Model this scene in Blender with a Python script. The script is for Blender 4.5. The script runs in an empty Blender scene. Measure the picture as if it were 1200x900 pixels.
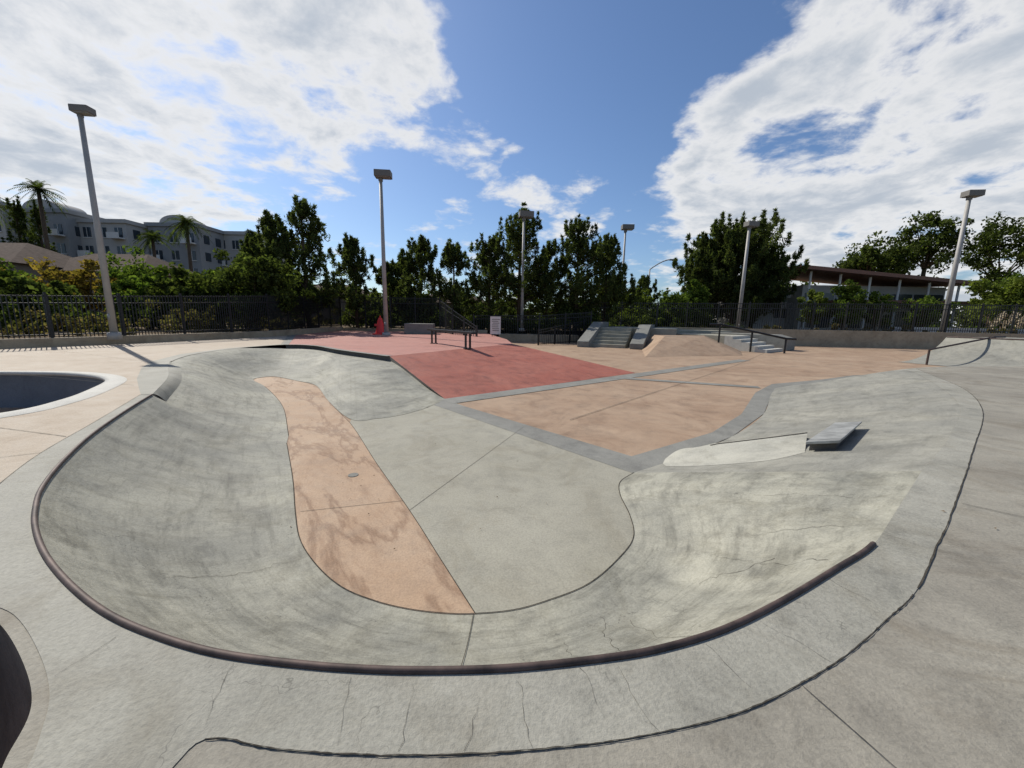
import bpy, math, random
import numpy as np
from mathutils import Vector, Matrix
from mathutils.geometry import delaunay_2d_cdt
from mathutils.bvhtree import BVHTree

scene=bpy.context.scene
COL=scene.collection
rad=math.radians
DEP=-0.9

# ------------------------------------------------------------------ helpers
def link(o,parent=None):
    COL.objects.link(o)
    if parent is not None: o.parent=parent
    return o
def empty(name):
    e=bpy.data.objects.new(name,None); e.empty_display_size=0.2
    return link(e)
def mesh_obj(name,verts,faces,mat=None,parent=None,smooth=False):
    me=bpy.data.meshes.new(name)
    me.from_pydata([tuple(v) for v in verts],[],faces); me.update()
    if mat: me.materials.append(mat)
    if smooth:
        me.polygons.foreach_set("use_smooth",[True]*len(me.polygons))
    return link(bpy.data.objects.new(name,me),parent)

class MB:
    """mesh builder collecting primitive parts"""
    def __init__(s): s.v=[]; s.f=[]
    def add(s,v,f):
        n=len(s.v); s.v+= [tuple(p) for p in v]; s.f+=[tuple(i+n for i in q) for q in f]
    def box(s,c,d,rot=0.0,M=None):
        hx,hy,hz=d[0]/2,d[1]/2,d[2]/2; cs,sn=math.cos(rot),math.sin(rot)
        v=[]
        for z in(-hz,hz):
            for x,y in((-hx,-hy),(hx,-hy),(hx,hy),(-hx,hy)):
                v.append((c[0]+x*cs-y*sn,c[1]+x*sn+y*cs,c[2]+z))
        s.add(v,[(3,2,1,0),(4,5,6,7),(0,1,5,4),(1,2,6,5),(2,3,7,6),(3,0,4,7)])
    def tube(s,p0,p1,r0,r1=None,n=8,cap=True):
        r1=r0 if r1 is None else r1
        p0=Vector(p0);p1=Vector(p1);d=(p1-p0).normalized()
        a=d.orthogonal().normalized();b=d.cross(a)
        v=[]
        for p,r in((p0,r0),(p1,r1)):
            for i in range(n):
                t=2*math.pi*i/n; v.append(p+a*(r*math.cos(t))+b*(r*math.sin(t)))
        f=[(i,(i+1)%n,n+(i+1)%n,n+i) for i in range(n)]
        if cap: f+=[tuple(range(n-1,-1,-1)),tuple(range(n,2*n))]
        s.add(v,f)
    def prism(s,prof,p0,ax,up,width):
        ax=Vector(ax).normalized();up=Vector(up).normalized();sd=ax.cross(up).normalized();p0=Vector(p0)
        n=len(prof); v=[]
        for w in(0,width):
            for a,b in prof: v.append(p0+ax*a+up*b+sd*w)
        f=[tuple(range(n)),tuple(range(2*n-1,n-1,-1))]
        f+=[(i,n+i,n+(i+1)%n,(i+1)%n) for i in range(n)]
        s.add(v,f)
    def obj(s,name,mat,parent=None,smooth=False,bevel=0):
        o=mesh_obj(name,s.v,s.f,mat,parent,smooth)
        if bevel:
            m=o.modifiers.new("b",'BEVEL'); m.width=bevel; m.segments=2; m.limit_method='ANGLE'
        return o

def cr(pts,t,closed=False):
    n=len(pts)
    if closed:
        i=int(math.floor(t)); f=t-i
        P=[np.array(pts[(i+k)%n],float) for k in(-1,0,1,2)]
    else:
        t=max(0,min(n-1-1e-9,t)); i=int(t); f=t-i
        P=[np.array(pts[max(0,min(n-1,i+k))],float) for k in(-1,0,1,2)]
        if i==0: P[0]=2*P[1]-P[2]
        if i>=n-2: P[3]=2*P[2]-P[1]
    a,b,c,d=P
    return 0.5*((2*b)+(-a+c)*f+(2*a-5*b+4*c-d)*f*f+(-a+3*b-3*c+d)*f**3)
def spl(pts,k=8,closed=False,t0=0,t1=None):
    n=len(pts)
    if closed: return [tuple(cr(pts,i/k,True)) for i in range(n*k)]
    t1=n-1 if t1 is None else t1
    m=int((t1-t0)*k)
    return [tuple(cr(pts,t0+(t1-t0)*i/m)) for i in range(m+1)]
def inside(p,poly):
    x,y=p; c=False; n=len(poly); j=n-1
    for i in range(n):
        xi,yi=poly[i][0],poly[i][1]; xj,yj=poly[j][0],poly[j][1]
        if (yi>y)!=(yj>y) and x<(xj-xi)*(y-yi)/(yj-yi)+xi: c=not c
        j=i
    return c
def sheet(name,outer,z,mat,holes=(),parent=None):
    vs=[];es=[]
    for loop in [outer]+list(holes):
        b=len(vs); vs+=[Vector((p[0],p[1])) for p in loop]
        es+=[(b+i,b+(i+1)%len(loop)) for i in range(len(loop))]
    r=delaunay_2d_cdt(vs,es,[],0,1e-5)
    V,F=r[0],r[2]; keep=[]
    for f in F:
        c=(sum(V[i].x for i in f)/3,sum(V[i].y for i in f)/3)
        if inside(c,outer) and not any(inside(c,h) for h in holes):
            a,b,d=[V[i] for i in f]
            if (b-a).cross(d-a)<0: f=f[::-1]
            keep.append(tuple(f))
    return mesh_obj(name,[(v.x,v.y,z) for v in V],keep,mat,parent)
def strip(name,pts,w,z,mat,parent=None,wob=0.0,seed=1):
    """thin flat ribbon (joint) following pts; pts may carry own z"""
    rnd=random.Random(seed); v=[];f=[]
    P=[Vector((p[0],p[1],(p[2] if len(p)>2 else 0)+z)) for p in pts]
    for i,p in enumerate(P):
        d=(P[min(i+1,len(P)-1)]-P[max(i-1,0)]); d.z=0; d.normalize(); n=Vector((-d.y,d.x,0))
        ww=w*(1+rnd.uniform(-wob,wob)); o=n*rnd.uniform(-wob,wob)*w*.35
        v+=[p+n*ww/2+o,p-n*ww/2+o]
    f=[(2*i+1,2*i+3,2*i+2,2*i) for i in range(len(P)-1)]
    return mesh_obj(name,v,f,mat,parent)

# ------------------------------------------------------------------ materials
def newmat(name):
    m=bpy.data.materials.new(name); m.use_nodes=True
    nt=m.node_tree; b=nt.nodes["Principled BSDF"]
    return m,nt,b
def N(nt,t,**k):
    n=nt.nodes.new(t)
    for a,v in k.items(): setattr(n,a,v)
    return n
def ramp(nt,src,stops):
    r=N(nt,"ShaderNodeValToRGB"); e=r.color_ramp.elements
    while len(e)<len(stops): e.new(0.5)
    for i,(p,c) in enumerate(stops):
        e[i].position=p; e[i].color=(c,c,c,1) if not isinstance(c,tuple) else (*c,1)
    nt.links.new(src,r.inputs[0]); return r.outputs[0]
def noise(nt,co,scale,detail=6,rough=0.6,dist=0):
    n=N(nt,"ShaderNodeTexNoise"); n.inputs["Scale"].default_value=scale; n.inputs["Detail"].default_value=min(detail,5)
    n.inputs["Roughness"].default_value=rough; n.inputs["Distortion"].default_value=dist
    nt.links.new(co,n.inputs["Vector"]); return n.outputs["Fac"]
def mix(nt,mode,fac,a,b):
    m=N(nt,"ShaderNodeMixRGB",blend_type=mode)
    for i,x in enumerate((fac,a,b)):
        if isinstance(x,(int,float)): m.inputs[i].default_value=x if i==0 else (x,x,x,1)
        elif isinstance(x,tuple): m.inputs[i].default_value=(*x,1)
        else: nt.links.new(x,m.inputs[i])
    return m.outputs[0]
def concrete(name,base,alt,blotch=0.5,crack=0.5,stain=0.25,stain_col=(0.55,0.5,0.45),rough=0.8,scl=1.0,streak=0.0,speck=0.5,uvstreak=0.0):
    m,nt,b=newmat(name); tcn=N(nt,"ShaderNodeTexCoord"); tc=tcn.outputs["Object"]
    n1=noise(nt,tc,0.45*scl,5,0.62,0.6)
    col=mix(nt,'MIX',ramp(nt,n1,[(0.36,0.0),(0.66,1.0)]),base,alt)
    n2=noise(nt,tc,2.6*scl,5,0.74,0.3)
    col=mix(nt,'MULTIPLY',blotch,col,ramp(nt,n2,[(0.3,0.64),(0.5,0.98),(0.75,1.16)]))
    n3=noise(nt,tc,42,3,0.75)
    col=mix(nt,'MULTIPLY',speck,col,ramp(nt,n3,[(0.3,0.6),(0.55,1.0),(0.75,1.2)]))
    n4=noise(nt,tc,0.9*scl,5,0.72,1.2)
    col=mix(nt,'MULTIPLY',ramp(nt,n4,[(0.49,0.0),(0.66,stain)]),col,stain_col)
    if streak:
        m1=N(nt,"ShaderNodeMapping"); m1.inputs["Rotation"].default_value=(0,0,rad(-126)); nt.links.new(tc,m1.inputs[0])
        m2=N(nt,"ShaderNodeMapping"); m2.inputs["Scale"].default_value=(.4,1.3,1); nt.links.new(m1.outputs[0],m2.inputs[0])
        n5=noise(nt,m2.outputs[0],.9,5,0.62,.35)
        # meandering dirt line: narrow band around the 0.5 level of the noise
        col=mix(nt,'MULTIPLY',ramp(nt,n5,[(0.455,0.0),(0.498,streak),(0.502,streak),(0.545,0.0)]),col,(0.50,0.42,0.38))
        n8=noise(nt,m2.outputs[0],2.0,5,0.72,.3)
        col=mix(nt,'MULTIPLY',ramp(nt,n8,[(0.52,0.0),(0.70,streak*.8)]),col,(0.56,0.47,0.42))
    if uvstreak:
        for (sx,sy,lo,hi,k) in((.55,9.0,.50,.66,uvstreak),(2.4,26.0,.54,.68,uvstreak*.8)):
            mp=N(nt,"ShaderNodeMapping"); mp.inputs["Scale"].default_value=(sx,sy,1); mp.inputs["Rotation"].default_value=(0,0,rad(2.5))
            nt.links.new(tcn.outputs["UV"],mp.inputs[0])
            n6=noise(nt,mp.outputs[0],1.0,5,0.7,.25)
            col=mix(nt,'MULTIPLY',ramp(nt,n6,[(lo,0.0),(hi,k)]),col,(0.44,0.44,0.43))
        mp=N(nt,"ShaderNodeMapping"); mp.inputs["Scale"].default_value=(7,.7,1); nt.links.new(tcn.outputs["UV"],mp.inputs[0])
        n7=noise(nt,mp.outputs[0],1.0,4,0.6,.3)
        col=mix(nt,'MULTIPLY',ramp(nt,n7,[(.52,0.0),(.68,uvstreak*.5)]),col,(0.55,0.53,0.49))
    # hairline cracks
    if crack>.15:
        dn=N(nt,"ShaderNodeTexNoise"); dn.inputs["Scale"].default_value=1.9; dn.inputs["Detail"].default_value=4; dn.inputs["Roughness"].default_value=.68
        nt.links.new(tc,dn.inputs["Vector"])
        va=N(nt,"ShaderNodeVectorMath",operation='MULTIPLY_ADD'); va.inputs[1].default_value=(0.8,0.8,0.8)
        nt.links.new(dn.outputs["Color"],va.inputs[0]); nt.links.new(tc,va.inputs[2])
        vo=N(nt,"ShaderNodeTexVoronoi",feature='DISTANCE_TO_EDGE'); vo.inputs["Scale"].default_value=0.9
        nt.links.new(va.outputs[0],vo.inputs["Vector"])
        ln=ramp(nt,vo.outputs["Distance"],[(0.0,1.0),(0.004,0.0)])
        mk=ramp(nt,n1,[(0.44,1.0),(0.54,0.0)])
        cm=mix(nt,'MULTIPLY',1.0,ln,mk)
        cf=mix(nt,'MULTIPLY',1.0,cm,crack*.8)
        col=mix(nt,'MIX',cf,col,tuple(c*0.32 for c in base))
    nt.links.new(col,b.inputs["Base Color"])
    b.inputs["Specular IOR Level"].default_value=0.3
    nt.links.new(ramp(nt,n2,[(0.3,rough-0.15),(0.7,min(1,rough+0.1))]),b.inputs["Roughness"])
    bp=N(nt,"ShaderNodeBump"); bp.inputs["Strength"].default_value=0.35; bp.inputs["Distance"].default_value=0.015
    nt.links.new(n3,bp.inputs["Height"]); nt.links.new(bp.outputs[0],b.inputs["Normal"])
    return m
def plain(name,col,rough=0.6,metal=0.0,var=0.2,scale=6):
    m,nt,b=newmat(name); tc=N(nt,"ShaderNodeTexCoord").outputs["Object"]
    n=noise(nt,tc,scale,4,0.65)
    c=mix(nt,'MULTIPLY',1.0,col,ramp(nt,n,[(0.3,1-var),(0.7,1+var)]))
    nt.links.new(c,b.inputs["Base Color"]); b.inputs["Roughness"].default_value=rough; b.inputs["Metallic"].default_value=metal
    if rough>=.85: b.inputs["Specular IOR Level"].default_value=0.05
    return m
def foliage(name,c1,c2,c3):
    m,nt,b=newmat(name)
    g=N(nt,"ShaderNodeNewGeometry"); tc=N(nt,"ShaderNodeTexCoord").outputs["Object"]
    r=ramp(nt,g.outputs["Random Per Island"],[(0.0,c1),(0.55,c2),(1.0,c3)])
    n=noise(nt,tc,0.9,2,0.5)
    c=mix(nt,'MULTIPLY',1.0,r,ramp(nt,n,[(0.35,0.7),(0.65,1.5)]))
    d=N(nt,"ShaderNodeBsdfDiffuse"); nt.links.new(c,d.inputs[0])
    tr=N(nt,"ShaderNodeBsdfTranslucent"); nt.links.new(mix(nt,'MULTIPLY',1.0,c,(1.6,1.75,0.8)),tr.inputs[0])
    ms=N(nt,"ShaderNodeMixShader"); ms.inputs[0].default_value=0.42
    nt.links.new(d.outputs[0],ms.inputs[1]); nt.links.new(tr.outputs[0],ms.inputs[2])
    nt.links.new(ms.outputs[0],nt.nodes["Material Output"].inputs[0])
    return m

M_deck=concrete("deck_concrete",(0.235,0.215,0.175),(0.31,0.288,0.235),0.7,0.45,0.55,(0.60,0.54,0.47))
M_band=concrete("band_concrete",(0.265,0.255,0.213),(0.345,0.33,0.278),0.75,0.8,0.5,(0.66,0.62,0.56))
M_bowl=concrete("bowl_concrete",(0.235,0.23,0.193),(0.375,0.36,0.29),0.85,0.9,0.55,(0.64,0.62,0.57),0.75,1.3,uvstreak=.52)
M_bank=concrete("bank_concrete",(0.23,0.225,0.195),(0.31,0.298,0.25),0.75,0.7,0.45,(0.66,0.65,0.61),0.78,uvstreak=.34)
M_floor=concrete("floor_concrete",(0.295,0.278,0.22),(0.34,0.322,0.26),0.5,0.3,0.45,(0.70,0.66,0.60),0.78)
M_strip=concrete("tan_strip_concrete",(0.39,0.268,0.175),(0.44,0.32,0.22),0.5,0.5,0.35,(0.70,0.62,0.56),0.78,1.0,0.62)
M_plaza=concrete("tan_plaza_concrete",(0.315,0.215,0.142),(0.385,0.278,0.19),0.65,0.3,0.55,(0.64,0.57,0.53),0.78,0.7)
M_tandeck=concrete("tan_deck_concrete",(0.39,0.315,0.235),(0.44,0.37,0.285),0.5,0.1,0.35,(0.72,0.67,0.62),0.8)
M_gband=concrete("grey_border_concrete",(0.195,0.19,0.168),(0.245,0.24,0.213),0.7,0.4,0.4,(0.7,0.7,0.7))
M_red=concrete("red_concrete",(0.30,0.088,0.06),(0.35,0.125,0.088),0.7,0.1,0.6,(0.58,0.52,0.52),0.75)
M_pink=concrete("pink_concrete",(0.38,0.17,0.135),(0.42,0.205,0.165),0.6,0.1,0.5,(0.66,0.62,0.62),0.78)
M_lip=concrete("pale_lip_concrete",(0.36,0.35,0.30),(0.43,0.415,0.35),0.6,0.2,0.4,(0.66,0.64,0.6))
M_wall=concrete("tan_wall",(0.33,0.265,0.18),(0.42,0.34,0.235),0.6,0.1,0.5,(0.6,0.55,0.5))
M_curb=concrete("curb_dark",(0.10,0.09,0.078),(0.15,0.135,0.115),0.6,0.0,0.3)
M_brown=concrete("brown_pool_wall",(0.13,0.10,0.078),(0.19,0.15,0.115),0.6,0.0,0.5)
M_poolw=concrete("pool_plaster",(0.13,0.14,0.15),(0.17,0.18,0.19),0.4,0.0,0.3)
M_poolc=concrete("pool_coping_concrete",(0.46,0.445,0.4),(0.54,0.52,0.46),0.4,0.0,0.2)
M_joint=plain("joint_dark",(0.062,0.055,0.045),0.95,0,0.5,20)
M_jointl=plain("joint_light",(0.14,0.128,0.105),0.95,0,0.4,20)
M_cop=plain("worn_coping_steel",(0.070,0.047,0.040),0.65,0.3,0.6,5)
M_fence=plain("black_paint",(0.012,0.012,0.013),0.5,0.2,0.1)
M_pole=plain("pole_paint",(0.33,0.315,0.29),0.6,0.1,0.1,2)
M_head=plain("lamp_head_paint",(0.15,0.14,0.125),0.6,0.1,0.1)
M_lens=plain("lamp_lens",(0.25,0.26,0.26),0.35,0,0.05)
M_plate=plain("galvanised_plate",(0.32,0.32,0.30),0.55,0.45,0.4,4)
M_mulch=plain("dry_planting_soil",(0.16,0.12,0.08),0.95,0,0.5,0.8)
M_ground=plain("dry_grass_ground",(0.13,0.12,0.06),0.95,0,0.5,0.2)
M_bark=plain("bark",(0.09,0.065,0.045),0.9,0,0.4,5)
M_apt=plain("grey_stucco",(0.42,0.40,0.37),0.9,0,0.08,0.4)
M_apt2=plain("grey_stucco_dark",(0.28,0.28,0.275),0.9,0,0.08,0.4)
M_win=plain("window_glass",(0.03,0.04,0.05),0.15,0,0.1)
M_roof=plain("shingle_roof",(0.10,0.075,0.06),0.95,0,0.35,3)
M_hwall=plain("house_stucco",(0.22,0.18,0.14),0.9,0,0.1,1)
M_white=plain("white_paint",(0.62,0.60,0.56),0.7,0,0.06)
M_rust=plain("rust_roof_edge",(0.20,0.09,0.055),0.6,0.1,0.2)
M_redp=plain("red_plastic",(0.65,0.03,0.025),0.45,0,0.1)
F_pine=foliage("pine_needles",(0.028,0.038,0.014),(0.054,0.069,0.024),(0.10,0.115,0.042))
F_dark=foliage("dark_leaves",(0.023,0.032,0.011),(0.045,0.059,0.018),(0.085,0.102,0.032))
F_green=foliage("green_leaves",(0.036,0.058,0.012),(0.064,0.094,0.02),(0.11,0.14,0.032))
F_lite=foliage("light_leaves",(0.06,0.082,0.018),(0.10,0.125,0.027),(0.155,0.18,0.045))
F_gold=foliage("yellowing_leaves",(0.09,0.07,0.018),(0.15,0.105,0.028),(0.22,0.145,0.045))
F_shrub=foliage("shrub_leaves",(0.05,0.05,0.022),(0.085,0.078,0.035),(0.15,0.105,0.06))

# ------------------------------------------------------------------ park plan
T1=(-7.27,7.60)
Brim=[(-7.27,7.60),(-6.56,6.40),(-5.71,5.06),(-4.98,4.07),(-4.40,3.39),(-3.94,2.96),(-3.55,2.65),(-3.11,2.35),(-2.62,2.07),(-2.18,1.86),(-1.77,1.72),(-1.40,1.63),(-0.99,1.58),(-0.66,1.56),(-0.34,1.56),(0.02,1.58),(0.40,1.63),(0.76,1.70),(1.18,1.84),(1.66,2.07),(2.23,2.38),(2.77,2.69),(3.46,3.22),(4.73,4.21)]
Bflo=[(-4.5,7.4),(-3.45,5.75),(-2.81,4.68),(-2.41,4.06),(-2.0,3.61),(-1.59,3.28),(-1.2,3.10),(-.87,3.01),(-.56,2.97),(-.30,2.97),(.04,3.02),(.35,3.14),(.78,3.38),(1.19,3.8),(1.48,4.22),(1.59,4.73),(1.63,5.35),(1.76,5.81),(2.1,6.2)]
Bkey=[(0,0),(2,1),(4,2),(6,3.3),(9,5),(12,7.2),(14,9),(16,10.3),(18,12),(20,13.2),(21,14),(22,15.8),(23,18)]
Crim=[(4.73,4.21),(6.44,5.48),(9.01,7.56),(10.96,9.55),(14.07,13.28),(14.87,14.52),(17.4,15.7),(21.7,16.5),(30,18),(45,20)]
Cflo=[(2.1,6.2),(3.1,6.9),(5.0,8.4),(7.2,10.7),(9.7,14.1),(11.3,15.6),(16.5,17.9),(22,19.5),(30,21),(45,23)]
Ckey=[(i,i) for i in range(10)]
Arim=[(-7.5,8.15),(-8.9,10.2),(-10.4,11.9),(-11.6,13.0),(-12.9,15.6),(-13.3,18.7),(-12.6,21.4),(-10.8,21.1),(-8.3,18.7),(-5.2,16.2)]
AZ=([0,1,2,3,5,6,9],[-.26,-.16,-.06,-.01,0,-.2,-.2])
Aflo=[(-4.75,7.9),(-6.2,10.2),(-7.4,11.8),(-9.0,13.7),(-10,14.7),(-10.3,15.3),(-9.9,15.8),(-8.5,14.9),(-7.2,13.9),(-5.5,11.3),(-4.0,9.3),(-3.4,9.4),(-2.9,9.8),(-2.4,10.7),(-2.1,11.9)]
Akey=[(0,0),(1,1),(2,2),(3,3),(4,4.3),(5,5),(6,6),(7,7.6),(8,9.5),(8.6,11),(9,14)]

def prof(kind,s,L,D):
    h=1-s
    if kind=='lin': return h
    if kind=='S': return h*h*(3-2*h)*0.75+h*0.25
    if kind=='C2': return h**1.8
    R=(L*L+D*D)/(2*D); return (R-math.sqrt(max(R*R-(h*L)**2,0)))/D
def column(r,f,z0,w,rows):
    r=np.array(r);f=np.array(f);L=float(np.hypot(*(r-f)));D=z0-DEP;out=[]
    for q in range(rows+1):
        s=1-(q/rows); p=r+(f-r)*s
        h=sum(w[kk]*prof(kk,s,L,D) for kk in w)
        out.append((p[0],p[1],DEP+0.006+(D-0.006)*h))
    return out
def grid(name,cols,mat,parent=None):
    R=len(cols[0]); V=[v for c in cols for v in c]; Fc=[]
    for c in range(len(cols)-1):
        for q in range(R-1): Fc.append((c*R+q,c*R+q+1,(c+1)*R+q+1,(c+1)*R+q))
    o=mesh_obj(name,V,Fc,mat,parent,True)
    us=[0.0]
    for c in range(1,len(cols)): us.append(us[-1]+(Vector(cols[c][R//2])-Vector(cols[c-1][R//2])).length)
    uv=o.data.uv_layers.new(name="UVMap"); d=np.zeros((len(o.data.loops),2),np.float32)
    for i,l in enumerate(o.data.loops): d[i]=(us[l.vertex_index//R],(l.vertex_index%R)/(R-1))
    uv.data.foreach_set("uv",d.ravel())
    return o
def loft(name,rim,flo,key,wfun,zr,mat,k=10,rows=22,parent=None):
    n=int(key[-1][0]*k); cols=[]
    ki=[a for a,_ in key]; kj=[b for _,b in key]
    for c in range(n+1):
        t=c/k; r=cr(rim,t); f=cr(flo,float(np.interp(t,ki,kj)))
        cols.append(column(r,f,zr(t),wfun(t),rows))
    return grid(name,cols,mat,parent)
def wB(t):
    if t<20: return {'circ':1.0}
    u=(t-20)/3.0; return {'circ':max(0,1-u)**1.3,'lin':1-max(0,1-u)**1.3}
zA=lambda t:float(np.interp(t,*AZ))
def wA(t):
    u=min(1,t/3); return {'C2':1-u,'S':u}
bowl=empty("skate_bowl")
bwall=loft("curved_wall",Brim,Bflo,Bkey,wB,lambda t:0.0,M_bowl,12,28,bowl)
c0=column(T1,(-4.5,7.4),0.0,{'circ':1.0},24); c1=column(Arim[0],Aflo[0],AZ[1][0],{'C2':1.0},24)
grid("hip_corner",[[tuple(np.array(a)*(1-u)+np.array(b)*u) for a,b in zip(c0,c1)] for u in np.linspace(0,1,8)],M_bowl,bowl)
loft("channel_wall",Arim,Aflo,Akey,wA,zA,M_bowl,12,24,bowl)
def wC(t):
    u=min(1,t/2.5); return {'lin':1-.4*u,'S':.4*u}
bk=loft("concrete_bank",Crim,Cflo,Ckey,wC,lambda t:0.0,M_bank,12,20)
def mkbvh(o): return BVHTree.FromPolygons([v.co.copy() for v in o.data.vertices],[tuple(p.vertices) for p in o.data.polygons])
bvh=mkbvh(bk); bvw=mkbvh(bwall)
def bz(x,y,t=None):
    h=(t or bvh).ray_cast(Vector((x,y,3)),Vector((0,0,-1)))
    return h[0].z if h[0] is not None else DEP

brim=spl(Brim,12); crim=spl(Crim,12); arim=spl(Arim,12)
bflo=spl(Bflo,8); aflo=spl(Aflo,8)
DE=spl([(-7.35,7.72),(-8.85,9.75),(-10.6,11.75),(-11.65,13.0)],12)
cols=[]
for i in range(37):
    a=np.array((*DE[i],0.003)); t=i/12; b=np.array((*cr(Arim,t),zA(t)+.001))
    cols.append([tuple(a+(b-a)*q/6+np.array((0,0,abs(b[2])*.12*math.sin(math.pi*q/6)))) for q in range(7)])
grid("rolled_shoulder",cols,M_band,bowl)
mesh_obj("coping_end_face",[(*T1,0.0),(-7.35,7.72,0.0),(*Arim[0],AZ[1][0])],[(0,1,2)],M_curb,bowl)

pool=spl([(-8.14,5.9),(-8.3,6.9),(-8.9,8.0),(-9.8,9.2),(-11,9.9),(-12.5,10.15),(-14.5,9.8),(-16,8.5),(-16.2,6),(-14,4.2),(-11,3.5),(-9,4.3)],8,True)
hole=spl([(-2.71,1.80),(-2.31,1.58),(-2.02,1.38),(-1.88,1.2),(-1.78,1.0),(-1.9,0.6),(-2.5,0.2),(-3.5,0.2),(-4.0,0.9),(-3.6,1.7),(-3.1,1.95)],8,True)

deck=crim[::-1]+brim[::-1][1:]+DE+arim[37:12*6+1]+[(-17.7,31.3),(-19,44),(-60,44),(-60,-25),(70,-25),(70,21),(45.5,20.2)]
sheet("concrete_deck",deck,0.0,M_deck,[pool,hole])

bout=[(-7.5,7.6),(-6.28,5.60),(-5.52,4.32),(-4.90,3.47),(-4.3,2.75),(-3.75,2.3),(-3.1,1.99),(-2.71,1.86),(-2.31,1.64),(-1.99,1.42),(-1.80,1.22),(-1.6,1.0),(-1.26,1.10),(-1.18,1.25),(-0.89,1.22),(-0.56,1.205),(-0.24,1.21),(0.09,1.23),(0.43,1.27),(0.80,1.34),(1.06,1.41),(1.34,1.52),(1.71,1.69),(2.16,1.94),(2.60,2.20),(3.26,2.69),(4.21,3.41),(6.15,4.92),(9.5,7.6),(12.2,10.3),(14.7,13.6),(15.7,14.9)]
bo=spl(bout,6)
bandpoly=bo+[(14.9,14.53)]+crim[:12*5][::-1]+brim[::-1][1:]
sheet("bowl_border_pavement",bandpoly,0.004,M_band)
def dense(pts,step,jit,seed):
    rnd=np.random.default_rng(seed); P=np.array(pts,float); L=np.r_[0,np.cumsum(np.hypot(*np.diff(P[:,:2],axis=0).T))]
    n=max(3,int(L[-1]/step)); s=np.linspace(0,L[-1],n); j=rnd.normal(size=(n,2))*jit
    j=(j+np.roll(j,1,0))*.5
    return [(np.interp(a,L,P[:,0])+q[0],np.interp(a,L,P[:,1])+q[1]) for a,q in zip(s,j)]
strip("border_joint",dense(bo[6*13:6*24],.025,.0014,3),0.0042,0.0072,M_joint,None,0.55)
strip("border_joint",dense(bo[6*24:],.10,.002,4),0.009,0.0072,M_joint,None,0.4)
strip("border_joint",bo[:6*6],0.006,0.0075,M_jointl,None,0.3)
tan=[(-4.90,3.47),(-5.52,4.32),(-6.28,5.60),(-7.5,7.6),(-8.3,9.0),(-11.9,12.9),(-13.2,15.6),(-13.7,18.7),(-13.0,21.6),(-18.2,31.3),(-60,32),(-60,-5),(-7,-5),(-4.4,2.2)]
sheet("tan_deck_pavement",tan,0.002,M_tandeck,[pool])
rimedge=[(-7.5,7.62),(-7.3,7.62)]+DE+arim[37:12*6]+[(-13.0,21.6),(-13.7,18.7),(-13.4,15.5),(-12.2,12.9),(-11.0,11.3),(-9.4,9.5),(-8.1,8.2)]
sheet("rim_pavement",rimedge,0.006,M_band)
for a,b in [((1.36,1.52),(2.4,-1.6)),((-5.5,4.3),(-9,2.0)),((4.25,3.4),(9,-1.0)),((-1.25,1.1),(-1.5,-1.5)),((10.5,8.5),(18,4)),((-8.6,8.6),(-22,12.5)),((-11.9,12.65),(-21,17)),((-7.9,5.4),(-5.9,4.9))]:
    strip("control_joint",dense([a,b],.08,.001,5),0.004 if abs(a[0])<2 else .008,0.009,M_joint if a[0]>0 else M_jointl,None,.3)
strip("radial_joint",[tuple(list(np.array((-.3,2.97))+(np.array((-.34,1.58))-np.array((-.3,2.97)))*h)+[DEP+.010+.9*prof('circ',1-h,1.41,.9)]) for h in np.linspace(0.0,.99,24)],0.006,0.004,M_joint)
# settled cracks radiating across the border slab, and a few on the bowl wall
def crack(a,b,w,seed,jit=.02,surf=None,z=.0072):
    rnd=np.random.default_rng(seed); n=max(6,int(np.hypot(b[0]-a[0],b[1]-a[1])/.035)); off=0; v=[];f=[]
    d=np.array(b)-np.array(a); L=np.hypot(*d); nn=np.array((-d[1],d[0]))/L
    for i in range(n+1):
        t=i/n; off=off*.8+rnd.normal()*jit*.6; p=np.array(a)+d*t+nn*off
        ww=w*(.35+.9*rnd.random())*(1-t*.6); zz_=z if surf is None else bz(p[0],p[1],surf)+.004
        v+=[(*(p+nn*ww/2),zz_),(*(p-nn*ww/2),zz_)]
    f=[(2*i+1,2*i+3,2*i+2,2*i) for i in range(n)]
    return mesh_obj("concrete_crack",v,f,M_joint)
for k,(a,b) in enumerate([((-.72,1.52),(-.66,1.235)),((-.40,1.22),(-.42,1.5)),((-.15,1.22),(-.12,1.40)),((.10,1.24),(.04,1.52)),((.34,1.59),(.42,1.38)),((.62,1.31),(.52,1.62)),((1.02,1.74),(1.12,1.5)),((1.6,1.65),(1.42,1.9)),((2.1,2.28),(2.2,2.02)),((-1.3,1.58),(-1.22,1.3)),((-2.0,1.72),(-2.06,1.5)),((3.0,2.85),(3.15,2.65))]):
    crack(a,b,.0020,200+k,.011)
for k,(a,b) in enumerate([((2.5,2.75),(2.0,3.5)),((2.35,3.1),(1.75,3.2)),((3.0,3.2),(2.35,3.7)),((1.3,2.1),(1.0,2.8)),((.5,1.9),(.42,2.6)),((3.6,3.8),(2.7,4.6)),((-2.9,3.0),(-2.2,3.7)),((.85,2.0),(.75,2.9))]):
    crack(a,b,.0052,230+k,.03,bvw)

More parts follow.
